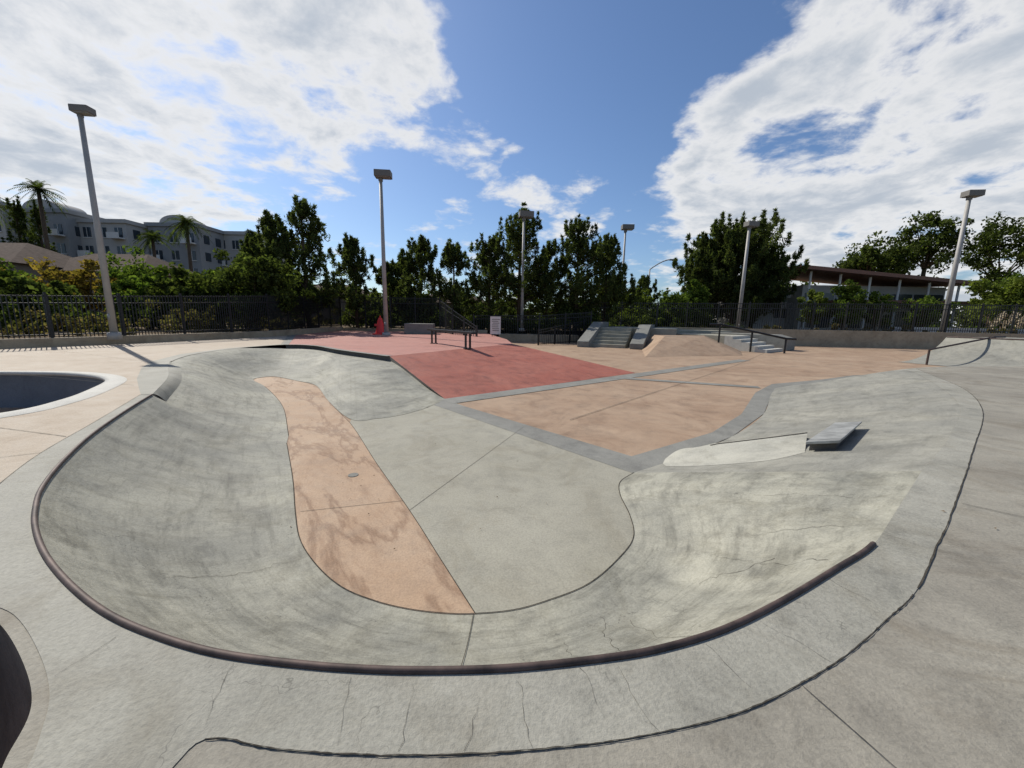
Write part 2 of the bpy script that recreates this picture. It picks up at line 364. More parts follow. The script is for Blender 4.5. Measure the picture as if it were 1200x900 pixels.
def basin(loop,depth,shrink,mat,flomat,parent=None):
    c=np.mean(np.array(loop),axis=0); V=[];Fc=[];n=len(loop);rows=14
    for p in loop:
        p=np.array(p); d=p-c; L=np.hypot(*d)
        for q in range(rows+1):
            a=q/rows*math.pi/2; off=(1-math.cos(a))*shrink; z=-depth*math.sin(a)
            V.append((*(p-d/L*min(off,L*.95)),z))
    R=rows+1
    for i in range(n):
        j=(i+1)%n
        for q in range(rows): Fc.append((i*R+q,i*R+q+1,j*R+q+1,j*R+q))
    mesh_obj("basin_wall",V,Fc,mat,parent,True)
    mesh_obj("basin_floor",[V[i*R+rows] for i in range(n)],[tuple(range(n))],flomat,parent)
def coping_ring(loop,wd,mat,parent,hgt=.03):
    c=np.mean(np.array(loop),axis=0)
    V=[];Fc=[]
    for p in loop:
        p=np.array(p); d=(p-c)/np.hypot(*(p-c))
        for o_,z in((wd,0.006),(wd*.9,hgt*.5),(wd*.2,hgt),(-.05,hgt*.7),(-.06,-.04),(0.0,-.07)):
            q=p+d*o_; V.append((q[0],q[1],z))
    n=len(loop)
    for i in range(n):
        j=(i+1)%n
        for q in range(5): Fc.append((i*6+q,j*6+q,j*6+q+1,i*6+q+1))
    mesh_obj("pool_coping",V,Fc,mat,parent,True)
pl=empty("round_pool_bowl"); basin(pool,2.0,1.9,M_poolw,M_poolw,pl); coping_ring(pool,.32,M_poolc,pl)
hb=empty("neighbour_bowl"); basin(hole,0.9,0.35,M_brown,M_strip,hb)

cu=bpy.data.curves.new("steel_coping",'CURVE'); cu.dimensions='3D'; cu.bevel_depth=0.0185; cu.bevel_resolution=4; cu.use_fill_caps=True
cp=spl(Brim,10,False,0,21); sp=cu.splines.new('POLY'); sp.points.add(len(cp)-1)
for i,p in enumerate(cp): sp.points[i].co=(p[0],p[1],0.009,1)
cu.materials.append(M_cop); link(bpy.data.objects.new("steel_coping",cu))

# ---- low level
sheet("plaza_pavement",[(-16,1.0),(60,1.0),(80,48),(-24,48)],DEP-0.006,M_plaza)
OR=[(-.28,2.97),(-.69,3.67),(-1.34,4.78),(-2.4,6.5),(-3.9,9.0),(-5.5,11.3),(-7.2,13.9)]
orr=spl(OR,6,False,0,4)
floR=bflo[9*8:]
cen=orr+[(-4.0,9.3),(-3.4,9.4),(-2.9,9.8),(-2.4,10.7),(-2.1,11.9),(2.2,6.4)]+floR[::-1][:-1]
sheet("bowl_floor_pavement",cen,DEP,M_floor)
stp=[p for p in spl(OR,6)]+[(-8.5,14.9),(-9.9,15.8),(-10.3,15.3),(-10,14.7)]+aflo[:3*8+1][::-1]+bflo[:9*8]
sheet("tan_floor_strip_pavement",stp,DEP-0.001,M_strip)
strip("floor_joint",orr+[(-4.6,10.0),(-5.5,11.3)],0.009,DEP+.004,M_joint)
strip("floor_joint",bflo,0.010,DEP+.012,M_joint)
strip("floor_joint",aflo[:3*8],0.010,DEP+.012,M_joint)
strip("floor_joint",[(-1.34,4.78),(0.3,8.9)],0.007,DEP+.004,M_jointl)
strip("floor_joint",[(-2.75,4.7),(-1.5,5.05)],0.007,DEP+.003,M_jointl)
gb=[(-2.25,11.9),(2.3,7.0),(4.7,8.7),(6.5,10.6),(9.0,14.0),(11.0,16.1),(14.2,17.6),(17.3,19.4),(30,23),(45,25),(45,23),(30,21),(22,19.5),(16.5,17.9),(11.3,15.5),(9.7,14.1),(7.2,10.7),(5.0,8.4),(3.1,6.9),(2.1,6.15),(-2.6,11.4)]
sheet("grey_border_pavement",gb,DEP+0.004,M_gband)
strip("grey_border_pavement",[(-2.0,11.55),(6.9,18.9),(16,26.5)],0.75,DEP+0.008,M_gband)
strip("grey_border_pavement",[(9.9,15.2),(4.5,17.2)],0.5,DEP+0.010,M_gband)
for L in ([(1.5,9.6),(13,22.5),(24,36)],[(6.9,18.9),(14,18.4),(30,23)],[(16,26.5),(14,40)],[(12,21),(32,29)]):
    strip("plaza_joint",L,0.02,DEP+0.013,M_jointl)
mb=MB(); mb.tube((-2.55,5.9,DEP-.01),(-2.55,5.9,DEP+.008),.085,.08,16); mb.obj("floor_drain",M_gband)

# ---- red bank + platform
bank=empty("red_pyramid_bank")
A=(-5.2,16.2,0);B=(0,25.4,0);C_=(6.1,18.9,DEP);D_=(-2.1,11.9,DEP)
V=[];Fc=[];n=16
for i in range(n+1):
    for j in range(n+1):
        u=i/n;v=j/n
        top=np.array(A)*(1-u)+np.array(B)*u; bot=np.array(D_)*(1-u)+np.array(C_)*u
        V.append(tuple(top*(1-v)+bot*v))
for i in range(n):
    for j in range(n): a=i*(n+1)+j; Fc.append((a,a+1,a+n+2,a+n+1))
mesh_obj("red_slope",V,Fc,M_red,bank)
mesh_obj("slope_end",[B,C_,(3.4,27.5,DEP),(1.0,28.5,DEP),(-.5,31,DEP),(-.5,31,0)],[(0,1,2),(0,2,3),(0,3,4,5)],M_gband,bank)
mesh_obj("slope_side",[A,D_,(-5.2,16.2,-.25)],[(0,1,2)],M_curb,bank)
pe=spl(Arim,8,False,6,9)
platform=pe[:-1]+[(-5.2,16.2),(0,25.4),(-.5,31),(-3,43),(-19,43),(-18.6,38),(-17.7,31.3)]
sheet("red_platform_pavement",platform,0.001,M_pink)
V=[]
for p in pe: V+=[(p[0],p[1],.0),(p[0],p[1],-.24)]
mesh_obj("platform_curb",V,[(2*i,2*i+1,2*i+3,2*i+2) for i in range(len(pe)-1)],M_curb)
strip("platform_edge_pavement",[(-17.7,31.3)]+pe,0.28,0.006,M_gband)
strip("red_joint",[(-11,21.2),(-1.8,22.2)],0.03,.006,M_jointl)
strip("red_joint",[(-17,33),(-.5,29)],0.04,.006,M_jointl)

gr=MB(); p0=np.array((-5.1,24.6)); p1=np.array((-2.3,20.6)); d=(p1-p0)/np.hypot(*(p1-p0)); ang=math.atan2(d[1],d[0]); c=(p0+p1)/2
Lr=float(np.hypot(*(p1-p0)))
gr.box((c[0],c[1],0.86),(Lr+1.0,.34,.11),ang)
for q in (.04,.96):
    for s_ in(-.13,.13):
        pp=p0+(p1-p0)*q+np.array((-d[1],d[0]))*s_; gr.box((pp[0],pp[1],.41),(.09,.09,.82),ang)
    pp=p0+(p1-p0)*q; gr.box((pp[0],pp[1],.02),(.2,.45,.03),ang)
gr.obj("grind_rail",M_fence)

mc=MB(); x,y=-12.1,35.5
mc.box((x,y,.05),(1.15,1.15,.1)); mc.tube((x,y,.1),(x,y,1.2),.46,.24,14); mc.tube((x,y,1.2),(x,y,1.5),.26,.14,14); mc.box((x+.0,y,.85),(1.05,.2,.2)) ; mc.tube((x,y,1.5),(x,y,1.7),.07,.05,8)
mc.obj("red_traffic_cone",M_redp)
sg=empty("park_rules_sign"); x,y=-1.6,35.5
s1=MB(); s1.box((x,y,1.0),(.95,.05,1.6)); s1.obj("sign_panel",M_white,sg)
s2=MB(); s2.box((x-.3,y+.06,.45),(.06,.06,2.6)); s2.box((x+.3,y+.06,.45),(.06,.06,2.6)); s2.obj("sign_posts",M_fence,sg)
s3=MB()
for k in range(7): s3.box((x+random.Random(k).uniform(-.05,.05),y-.029,1.55-k*.17),(.6 if k else .75,.004,.05))
s3.obj("sign_text",M_joint,sg)
lb=MB(); lb.box((-9.2,38.5,.5),(2.7,2.2,1.0),.1); lb.obj("concrete_ledge",M_gband,None,False,.03)

def stairs(o,ax,width,n,rise,run,z0=DEP):
    prof_=[(0,0)]
    for i in range(n): prof_+=[(i*run,(i+1)*rise),((i+1)*run,(i+1)*rise)]
    prof_+=[(n*run,0)]
    mb=MB(); mb.prism(prof_,(o[0],o[1],z0),(ax[0],ax[1],0),(0,0,1),width); return mb
def hubba(o,ax,w,L,h0,h1,flat,z0=DEP):
    mb=MB(); mb.prism([(0,0),(0,h0),(L,h1),(L+flat,h1),(L+flat,0)],(o[0],o[1],z0),(ax[0],ax[1],0),(0,0,1),w); return mb
ax=(0.42,0.91)
hs=empty("hubba_staircase"); sx=-2.3
stairs((9.6+sx,37.2),ax,3.4,6,.30,.75).obj("steps",M_floor,hs)
hubba((8.4+sx,36.6),ax,1.1,6.0,.55,2.35,3.0).obj("left_ledge",M_gband,hs,False,.04)
hubba((12.9+sx,35.0),ax,1.2,5.6,.5,2.15,4.0).obj("right_ledge",M_gband,hs,False,.04)
mb=MB(); mb.prism([(0,0),(0,1.8),(8,1.8),(8,0)],(9.4+sx+ax[0]*4.5+.2,37.2+ax[1]*4.5,DEP),(ax[0],ax[1],0),(0,0,1),7.5); mb.obj("landing",M_floor,hs)
py=empty("tan_pyramid_bank"); q_=-1.1
bv=[(10.6,27.5),(19.2,30.3),(23.2,37.5),(13.4,37.0)]; tv=[(14.4,34.0),(18.2,34.6),(19.6,37.5),(14.6,37.0)]
bv=[(a+q_,b) for a,b in bv]; tv=[(a+q_,b) for a,b in tv]
V=[(*p,DEP) for p in bv]+[(*p,.34) for p in tv]
mesh_obj("slopes",V,[(0,1,5,4),(1,2,6,5),(2,3,7,6),(3,0,4,7),(4,5,6,7)],M_plaza,py)
mesh_obj("edge_trim",[(14.4+q_,34.0,.345),(18.2+q_,34.6,.345),(18.25+q_,34.9,.345),(14.4+q_,34.3,.345)],[(0,1,2,3)],M_gband,py)
rs=empty("low_staircase"); ax2=(-0.62,0.78); r_=1.3
stairs((20.6+r_,33.2),ax2,3.9,5,.26,.72).obj("steps",M_poolc,rs)
mb=MB(); mb.prism([(0,0),(0,1.3),(6,1.3),(6,0)],(20.6+r_+ax2[0]*3.6,33.2+ax2[1]*3.6,DEP),(ax2[0],ax2[1],0),(0,0,1),6.0); mb.obj("landing",M_floor,rs)
mb=MB(); mb.prism([(0,0),(0,1.1),(1.2,1.45),(7,1.45),(7,0)],(24.2+r_,36.0,DEP),ax2+(0,),(0,0,1),2.4); mb.obj("side_ledge",M_gband,rs,False,.04)
hr=MB()
a=Vector((18.6,35.0,1.45)); b=Vector((23.4,33.2,.35))
hr.tube(a+Vector((-.8,.3,0)),a,.09); hr.tube(a,b,.09); hr.tube(b,b+Vector((.7,-.25,-.02)),.09)
for t in(0,.5,1):
    p=a.lerp(b,t); hr.tube(p,(p.x,p.y,DEP),.08)
hr.obj("stair_handrail",M_fence)
mb=MB(); mb.box((17,44.5,-.1),(14,4,1.6)); mb.obj("raised_far_platform",M_floor,None,False,.03)
mb=MB(); mb.box((2.9,44.6,-.5),(9,2.5,.8)); mb.obj("planter_kerb",M_wall)

qp=empty("quarter_pipe")
H_=1.75; Lq=5.0
prof_=[(0,0)]+[(Lq*h,H_*prof('circ',1-h,Lq*.62,H_)) for h in np.linspace(.06,1,16)]+[(12,H_),(12,0)]
mb=MB(); mb.prism(prof_,(29.0,20.8,DEP+.01),(0.95,0.30,0),(0,0,1),-6.5)
mb.obj("ramp",M_bank,qp)
mb=MB(); mb.tube((29.0+.95*5,20.8+.30*5,DEP+H_+.02),(29.0+.95*5-.3*6.5,20.8+1.5+.95*6.5,DEP+H_+.02),.05); mb.obj("ramp_coping",M_cop,qp)
mb=MB(); a=Vector((27.4,25.4,.10)); b=Vector((33.0,26.6,.98))
mb.tube(a,b,.06); mb.tube(b,b+Vector((1.2,.4,0)),.06); mb.tube(a,(a.x,a.y,DEP),.06); mb.tube(b,(b.x,b.y,DEP),.06)
mb.obj("grind_handrail",M_cop)

# ---- ledge block and pale curved wedge on the right bank
lg=empty("pool_block_ledge")
def hexa(c4,lo,hi):
    v=[(x,y,bz(x,y)+h) for (x,y),h in zip(c4,hi)]+[(x,y,bz(x,y)+lo) for x,y in c4]
    return v,[(0,1,2,3),(7,6,5,4),(0,4,5,1),(1,5,6,2),(2,6,7,3),(3,7,4,0)]
q4=[(4.74,5.96),(5.04,5.68),(6.62,7.06),(6.42,7.42)]
mb=MB(); v,f=hexa(q4,.13,[.18,.18,.16,.16]); mb.add(v,f); mb.obj("metal_top",M_plate,lg,False,.008)
q5=[(4.86,6.02),(5.10,5.80),(6.50,7.04),(6.34,7.32)]
mb=MB(); v,f=hexa(q5,-.1,[.13,.13,.13,.13]); mb.add(v,f); mb.obj("concrete_base",M_curb,lg)
top=spl([(2.75,6.62),(3.4,7.0),(4.2,6.92),(5.35,6.72)],6); bot=spl([(2.7,6.35),(3.2,6.0),(4.0,5.75),(4.72,5.92)],6)
cols=[]
for i,(a,b) in enumerate(zip(top,bot)):
    a=np.array(a);b=np.array(b); u=i/(len(top)-1); hh=.17*min(1,u*1.8)
    col_=[]
    for q in range(11):
        h=q/10; p=b+(a-b)*h; col_.append((p[0],p[1],bz(*p)+.004+hh*h**2.0))
    e_=a+(a-b)*.10; col_.append((e_[0],e_[1],bz(*e_)+hh+.002)); e_=a+(a-b)*.5; col_.append((e_[0],e_[1],bz(*e_)+.004))
    cols.append(col_)
grid("curved_wedge",cols,M_lip,lg)
strip("wedge_edge_joint",[(a[0],a[1],bz(*a)+.17*min(1,i/(len(top)-1)*1.8)+.008) for i,a in enumerate(top)][9:],.03,.003,M_joint,lg)

# ------------------------------------------------------------------ walls & fences
def wall(name,pts,zb,zt,th,mat):
    e=MB()
    for i in range(len(pts)-1):
        a=np.array(pts[i],float);b=np.array(pts[i+1],float);L=np.hypot(*(b-a));an=math.atan2(b[1]-a[1],b[0]-a[0])
        c=(a+b)/2; e.box((c[0],c[1],(zb+zt[i])/2),(L+th*.5,th,zt[i]-zb),an)
    return e.obj(name,mat,None,False,.02)
W=[(-45,11),(-22.3,15.5),(-20.3,20.2),(-18.2,29),(-19.1,43.2)]
wall("tan_retaining_wall",W,-.2,[.38,.40,.42,.44],.35,M_wall)
wall("tan_retaining_wall",[(17.5,47.0),(45,43.5),(75,41)],DEP-.05,[.95,.95],.4,M_wall)
wall("tan_retaining_wall",[(-19,43.6),(-3,44.2)],-.1,[.3],.35,M_wall)
def fence(name,pts,sp=.15,th=.028,rail=.05,posts=2.4):
    e=MB()
    for i in range(len(pts)-1):
        a=np.array(pts[i],float);b=np.array(pts[i+1],float);L=float(np.hypot(*(b-a)[:2]));an=math.atan2(b[1]-a[1],b[0]-a[0])
        n=int(L/sp)
        for k in range(n):
            p=a+(b-a)*(k+.5)/n; e.box((p[0],p[1],(p[2]+p[3])/2),(th,th,p[3]-p[2]-.05),an)
        n=max(1,int(L/posts))
        for k in range(n+1):
            p=a+(b-a)*k/n; e.box((p[0],p[1],(p[2]+p[3])/2+.03),(th*2.6,th*2.6,p[3]-p[2]+.12),an)
        for fz in(.08,.80,.96):
            p=a[:3].copy();q=b[:3].copy();p[2]=a[2]+(a[3]-a[2])*fz;q[2]=b[2]+(b[3]-b[2])*fz
            e.tube(p,q,rail*.5,None,4)
    return e.obj(name,M_fence)
fence("iron_fence",[(-45,11,.36,2.0),(-22.3,15.5,.38,2.25),(-20.3,20.2,.40,2.5),(-18.2,29,.42,3.05),(-19.1,43.2,.3,3.8),(-8.2,43.8,.3,3.8)],.15,.032,.07)
fence("iron_fence",[(-8.2,43.6,0,3.7),(-6.0,38.5,-.2,2.5),(-3.2,34.5,-.6,.9)],.4,.04,.09)
fence("iron_fence",[(-4.5,44.5,-.3,2.0),(3,44.5,-.3,2.1),(9,45.0,-.3,2.6)],.2,.045,.1)
fence("iron_fence",[(2.5,38.0,-.9,.6),(8.0,44.0,-.9,1.6)],.3,.04,.09)
fence("iron_fence",[(9,48.2,.3,3.9),(17.5,47.6,.3,3.9),(45,43.9,.9,4.1),(75,41.4,.9,4.1)],.24,.045,.1,3.2)

sheet("planted_ground",[(-300,12),(-45,11.2),(-22.4,15.7),(-20.4,20.3),(-18.3,29.2),(-19.2,43.3),(-9,45),(16,48),(45,43.7),(75,41.3),(400,35),(400,500),(-300,500)],.28,M_mulch)
sheet("lawn_ground",[(30,52),(90,50),(120,62),(40,64)],.31,plain("lawn_grass",(0.06,0.10,0.02),.9,0,.3,1))
V=[];n=48
for i in range(n): V.append((4000*math.cos(2*math.pi*i/n),4000*math.sin(2*math.pi*i/n),-3.2))
mesh_obj("ground",V,[tuple(range(n))],M_ground)

# ------------------------------------------------------------------ lamps
def lamp(x,y,zb,zt,ang,r=.14,hw=1.1):
    e=empty("street_lamp"); hw*=.66; r*=.85
    m=MB(); m.tube((x,y,zb),(x,y,zt-.2),r*1.15,r*.75,12); m.tube((x,y,zb-.1),(x,y,zb+.25),r*2.2,r*2.0,12); m.box((x,y-r*1.1,zb+1.0),(r*.9,.03,.3)); m.obj("pole",M_pole,e,True)
    h=MB(); k=hw/1.1
    c,s=math.cos(ang),math.sin(ang)
    h.box((x+c*.18*k,y+s*.18*k,zt-.05*k),(hw,.7*k,.42*k),ang); h.box((x,y,zt-.36*k),(.26*k,.26*k,.3*k),ang)
    h.obj("lamp_head",M_head,e,False,.03)
    g=MB(); g.box((x+c*.2*k,y+s*.2*k,zt-.275*k),(hw*.85,.58*k,.03),ang); g.obj("lens",M_lens,e)
lamp(-19.9,19.3,.38,10.7,0.1,.15,1.15)
lamp(-11.1,34,0,13.2,0.1,.20,2.0)
lamp(1.02,45.6,.3,13.2,0.15,.2,2.4)
lamp(16.4,60,.3,15.3,0.0,.2,2.6)
lamp(28.3,49,.3,13.4,0.2,.25,2.2)
lamp(50.7,46,.3,16.3,-0.1,.28,2.4)
cl=empty("cobra_street_lamp"); m=MB(); x,y=24.5,72
m.tube((x,y,.3),(x,y,10.8),.16,.11,10)
pr=Vector((x,y,10.8))
for i in range(1,7):
    q=Vector((x+i*.6,y,10.8+1.8*math.sin(i/6*1.45))); m.tube(pr,q,.10,.09,8); pr=q
m.obj("pole_and_arm",M_pole,cl,True)
m=MB(); m.box((pr.x+.5,y,pr.z-.05),(1.4,.45,.24)); m.obj("lamp_head",M_head,cl,False,.08)

# ------------------------------------------------------------------ vegetation
def leafmesh(name,cent,rads,per,size,asp,mat,seed,parent=None,flat=1.0,up=0.0):
    rng=np.random.default_rng(seed); cent=np.asarray(cent);rads=np.asarray(rads)
    n=len(cent)*per
    c=np.repeat(cent,per,0); r=np.repeat(rads,per)
    d=rng.normal(size=(n,3)); d/=np.linalg.norm(d,axis=1)[:,None]
    rr=rng.random(n)**.45
    p=c+d*(r*rr)[:,None]*np.array([1,1,flat])
    a=rng.normal(size=(n,3))+d*.7; a[:,2]+=up; a/=np.linalg.norm(a,axis=1)[:,None]
    b=np.cross(a,rng.normal(size=(n,3))); b/=np.linalg.norm(b,axis=1)[:,None]
    s=size*(.6+.8*rng.random(n))
    a=a*s[:,None]*.5; b=b*(s*asp)[:,None]*.5
    V=np.stack([p-a,p-a*.1+b,p+a,p-a*.1-b],1).reshape(-1,3)
    me=bpy.data.meshes.new(name); me.vertices.add(n*4); me.vertices.foreach_set("co",V.astype(np.float32).ravel())
    me.loops.add(n*4); me.loops.foreach_set("vertex_index",np.arange(n*4,dtype=np.int32))
    me.polygons.add(n); me.polygons.foreach_set("loop_start",np.arange(0,n*4,4,dtype=np.int32)); me.polygons.foreach_set("loop_total",np.full(n,4,dtype=np.int32))
    me.update(); me.validate(); me.materials.append(mat)
    return link(bpy.data.objects.new(name,me),parent)
def broad(name,x,y,z,h,w,mat,seed,nc=70,per=110,leaf=.3,trunk=.25,d=None,base=.2,asp=.6):
    rng=np.random.default_rng(seed); e=empty(name); d=d or w
    zc=z+h*(base+(1-base)/2); rz=h*(1-base)/2
    C=[];Rr=[]
    for i in range(nc):
        v=rng.normal(size=3); v/=np.linalg.norm(v); k=rng.random()**.4*rng.uniform(.65,1.12)
        C.append((x+v[0]*w/2*k*.85,y+v[1]*d/2*k*.85,zc+v[2]*rz*k*.88)); Rr.append(min(w,h)*rng.uniform(.06,.15))
    leafmesh("crown",C,Rr,per,leaf,asp,mat,seed+1,e,.8)
    m=MB(); fork=(x+rng.uniform(-.2,.2),y,z+h*(base+.12)); m.tube((x,y,z-.3),fork,trunk,trunk*.7,9)
    for i in rng.choice(nc,min(14,nc),replace=False):
        c=C[i]; mid=((fork[0]*.5+c[0]*.5)+rng.uniform(-.3,.3),(fork[1]+c[1])/2,fork[2]*.55+c[2]*.45)
        m.tube(fork,mid,trunk*.42,trunk*.25,6,False); m.tube(mid,c,trunk*.25,trunk*.07,6,False)
    m.obj("trunk_and_limbs",M_bark,e,True); return e
def pine(x,y,z,h,w,seed,mat=None,per=30,leaf=.5,dens=1.0,name="pine_tree",lean=0,ex_=.95):
    """ragged conifer: ascending limbs ending in upright shoots"""
    rng=np.random.default_rng(seed); e=empty(name); C=[];Rr=[]; m=MB()
    m.tube((x,y,z-.3),(x+lean,y,z+h*.97),h*.022,h*.004,8)
    nb=int(66*dens)
    for i in range(nb):
        t=rng.random()**.85*.90+.06; zz=z+h*t; az=rng.random()*2*math.pi
        L=w/2*(1.08-t)**ex_*rng.uniform(.6,1.4)*(1.0 if t>.18 else .8)
        sx=x+lean*t; rise=L*rng.uniform(.2,.7)
        if zz+rise>z+h*.97: rise=max(0.1,z+h*.97-zz)
        ex,ey,ez=sx+L*math.cos(az),y+L*math.sin(az),zz+rise
        m.tube((sx,y,zz),(ex,ey,ez),h*.007*(1.1-t)+.015,.012,5,False)
        k=max(2,int(L/.6))
        for q in range(k):
            f=(q+1)/k*rng.uniform(.85,1.05)
            if f<.2: continue
            C.append((sx+(ex-sx)*f+rng.normal()*.12,y+(ey-y)*f+rng.normal()*.12,zz+rise*f+rng.normal()*.1)); Rr.append(rng.uniform(.22,.50)*(h/9)**.7)
        sh=h*rng.uniform(.03,.09)
        for q in range(3): C.append((ex+rng.normal()*.05,ey,ez+sh*(q+.4)/2.2)); Rr.append(.27-.06*q)
    for q in range(9):
        C.append((x+lean+rng.normal()*.06,y+rng.normal()*.06,z+h*(1-.028*q))); Rr.append(.10+.05*q)
    leafmesh("needles",C,Rr,per,leaf,.2,mat or F_pine,seed+5,e,1.0,.8)
    m.obj("trunk_and_branches",M_bark,e,True); return e
def palm(x,y,z,h,seed,r=2.4):
    rng=np.random.default_rng(seed); e=empty("palm_tree"); m=MB(); m.tube((x,y,z),(x+.3,y,z+h),.32,.22,8); m.obj("trunk",M_bark,e,True)
    V=[];Fc=[]
    for i in range(46):
        az=rng.random()*6.28; el=rng.uniform(-.7,1.3); L=r*rng.uniform(.8,1.1); pts=[]
        for q in range(7):
            s=q/6*L; zz=s*math.sin(el)-.16*s*s*1.1; hh=s*math.cos(el)*.95+.1
            pts.append(np.array((x+.3+hh*math.cos(az),y+hh*math.sin(az),z+h+zz)))
        sd=np.array((-math.sin(az),math.cos(az),0))
        for q in range(6):
            for sg_ in(-1,1):
                for w_ in range(2):
                    a=pts[q]+(pts[q+1]-pts[q])*(w_*.5); b=a+(pts[q+1]-pts[q])*.4; tip=a+sd*sg_*.6*(1-q/9)+(pts[q+1]-pts[q])*.9+np.array((0,0,-.18))
                    k=len(V); V+=[tuple(a),tuple(b),tuple(tip)]; Fc.append((k,k+1,k+2))
    mesh_obj("fronds",V,Fc,F_dark,e); return e
def shrubs(name,path,h,w,mat,seed,n,per=60,leaf=.28):
    rng=np.random.default_rng(seed); C=[];Rr=[]
    P=np.array(path,float); seg=np.hypot(*np.diff(P[:,:2],axis=0).T); cs=np.r_[0,np.cumsum(seg)]
    for i in range(n):
        s=rng.random()*cs[-1]; px=np.interp(s,cs,P[:,0]); py=np.interp(s,cs,P[:,1]); pz=np.interp(s,cs,P[:,2])
        hh=h*(.55+.45*math.sin(s*.55+seed)*math.sin(s*.23+1.7*seed))
        C.append((px+rng.normal()*w*.3,py+rng.normal()*w*.3,pz+rng.random()*max(hh,.25*h))); Rr.append(h*rng.uniform(.12,.28))
    return leafmesh(name,C,Rr,per,leaf,.6,mat,seed,None,.85)

broad("broadleaf_tree",-20.9,31.5,.3,6.6,8.6,F_dark,11,130,120,.26,.24,base=.03)
broad("broadleaf_tree",-24.2,32.5,.3,5.0,5.0,F_green,12,60,100,.26,.2,base=.03)
pine(-24.5,41,.3,10.8,7.4,21,dens=1.1); pine(-21.0,40,.3,12.2,7.6,22,dens=1.2); pine(-17.6,44,.3,9.6,7.0,23); pine(-28,43,.3,9.5,6,24)
pine(-15.2,49,.3,7.6,6,25)
pine(-11.4,48.5,.3,10.6,8.6,31); pine(-14.2,51,.3,8.6,6.4,32); pine(-7.4,49,.3,10.0,8.0,33)
pine(-3.0,49.0,.3,11.0,9.0,34,dens=1.1); pine(0.7,49.5,.3,14.2,10.4,35,dens=1.4); pine(4.3,50.5,.3,10.8,7.6,36)
pine(7.8,49.0,.3,12.8,9.8,37,dens=1.3); pine(11.6,50,.3,11.2,8.6,38,dens=1.2)
pine(16,66,.3,8.5,7,39,mat=F_dark); pine(24,72,.3,9,8,40,mat=F_dark)
broad("broadleaf_tree",21.5,53,.3,6.2,5.6,F_green,41,60,80,.3,.15,base=.06)
broad("broadleaf_tree",25.0,54,.3,7.6,5.2,F_green,42,70,80,.3,.15,base=.06)
broad("broadleaf_tree",17.2,56,.3,6.4,6.5,F_lite,43,60,70,.32,.15,base=.06)
pine(34.6,62,.3,16.2,16.0,44,dens=2.2,per=34,leaf=.7,ex_=.55); pine(30.8,63,.3,13.8,11,45,dens=1.4,per=32,leaf=.7,ex_=.6); pine(39.0,64,.3,13.6,11,46,dens=1.4,per=32,leaf=.7,ex_=.6)
broad("eucalyptus_tree",73,82,0,20,15,F_dark,51,60,90,.6,.5,base=.45)
broad("eucalyptus_tree",86,84,0,26,15,F_dark,52,64,90,.6,.5,base=.4)
broad("eucalyptus_tree",80,88,0,20,12,F_dark,53,50,90,.6,.5,base=.35)
broad("eucalyptus_tree",100,82,0,26,17,F_dark,54,70,90,.6,.5,base=.3)
broad("broadleaf_tree",62,49.5,.3,8.6,9,F_lite,55,90,90,.34,.25,base=.08)
broad("broadleaf_tree",70,54,.3,9.6,10,F_green,56,90,90,.36,.25,base=.08)
broad("broadleaf_tree",54.5,52,.3,5.6,6,F_green,57,60,80,.3,.2,base=.1)
broad("broadleaf_tree",42.2,50,.3,7.0,5.2,F_green,58,80,90,.28,.16,base=.08)
broad("broadleaf_tree",39.0,51,.3,6.0,4.2,F_lite,59,60,80,.28,.14,base=.08)
broad("broadleaf_tree",46.0,49.5,.3,5.8,4.0,F_green,60,60,80,.28,.14,base=.08)
for i,(x,y,h,w,mt) in enumerate([(-45,34,6.0,8,F_green),(-36,33,5.6,7,F_gold),(-52,38,6.8,8,F_green),(-30,32,5.2,7,F_green),(-26,31,5.0,6,F_dark),(-40,42,8.0,7,F_green),(-57,42,6.4,9,F_gold),(-62,58,11.0,8,F_green),(-34,44,6.6,7,F_dark),(-48,30,4.6,7,F_gold),(-33,27,4.2,6,F_dark),(-62,36,5.6,8,F_green),(-46,60,8.2,8,F_dark),(-38,58,8,8,F_green),(-31,56,7.5,8,F_green),(-40,27,4.0,6,F_gold)]):
    broad("broadleaf_tree",x,y,.3,h,w,mt,70+i,60,65,.36,.2,base=.05)
palm(-84,64,0,19.0,1,3.2); palm(-73.5,63,0,20.0,2,3.0); palm(-57,70,0,17.0,3,3.4); palm(-65,72,0,15.0,4,2.8)
pine(-86,70,0,20,7,90,mat=F_dark); pine(-80,68,0,19.0,6,91,mat=F_dark)
shrubs("shrub_hedge",[(-42,14,.3),(-26,18,.3),(-23.5,23,.3),(-21,30,.3),(-21.5,43,.3)],2.2,2.6,F_shrub,101,190,60,.22)
shrubs("shrub_hedge",[(-50,20,.3),(-30,26,.3),(-24,36,.3)],3.2,4,F_dark,102,190,60,.3)
shrubs("shrub_hedge",[(-20,46,.3),(-6,47,.3),(10,48.5,.3)],3.0,2,F_dark,103,200,60,.32)
shrubs("shrub_hedge",[(10,52,.3),(30,53,.3)],3.2,3,F_dark,104,150,60,.32)
shrubs("shrub_hedge",[(30,50.5,.3),(46,47.5,.3),(80,44.5,.3)],1.6,1.6,F_shrub,105,150,60,.28)
shrubs("shrub_hedge",[(52,52,.3),(90,50,.3)],3.2,3,F_green,106,120,60,.34)
shrubs("distant_trees",[(-130,120,0),(-60,120,0),(0,110,0),(60,120,0),(160,110,0)],14,12,F_dark,107,420,45,1.3)
shrubs("distant_trees",[(-24,62,0),(20,66,0),(34,70,0)],7.5,5,F_dark,108,260,50,.65)
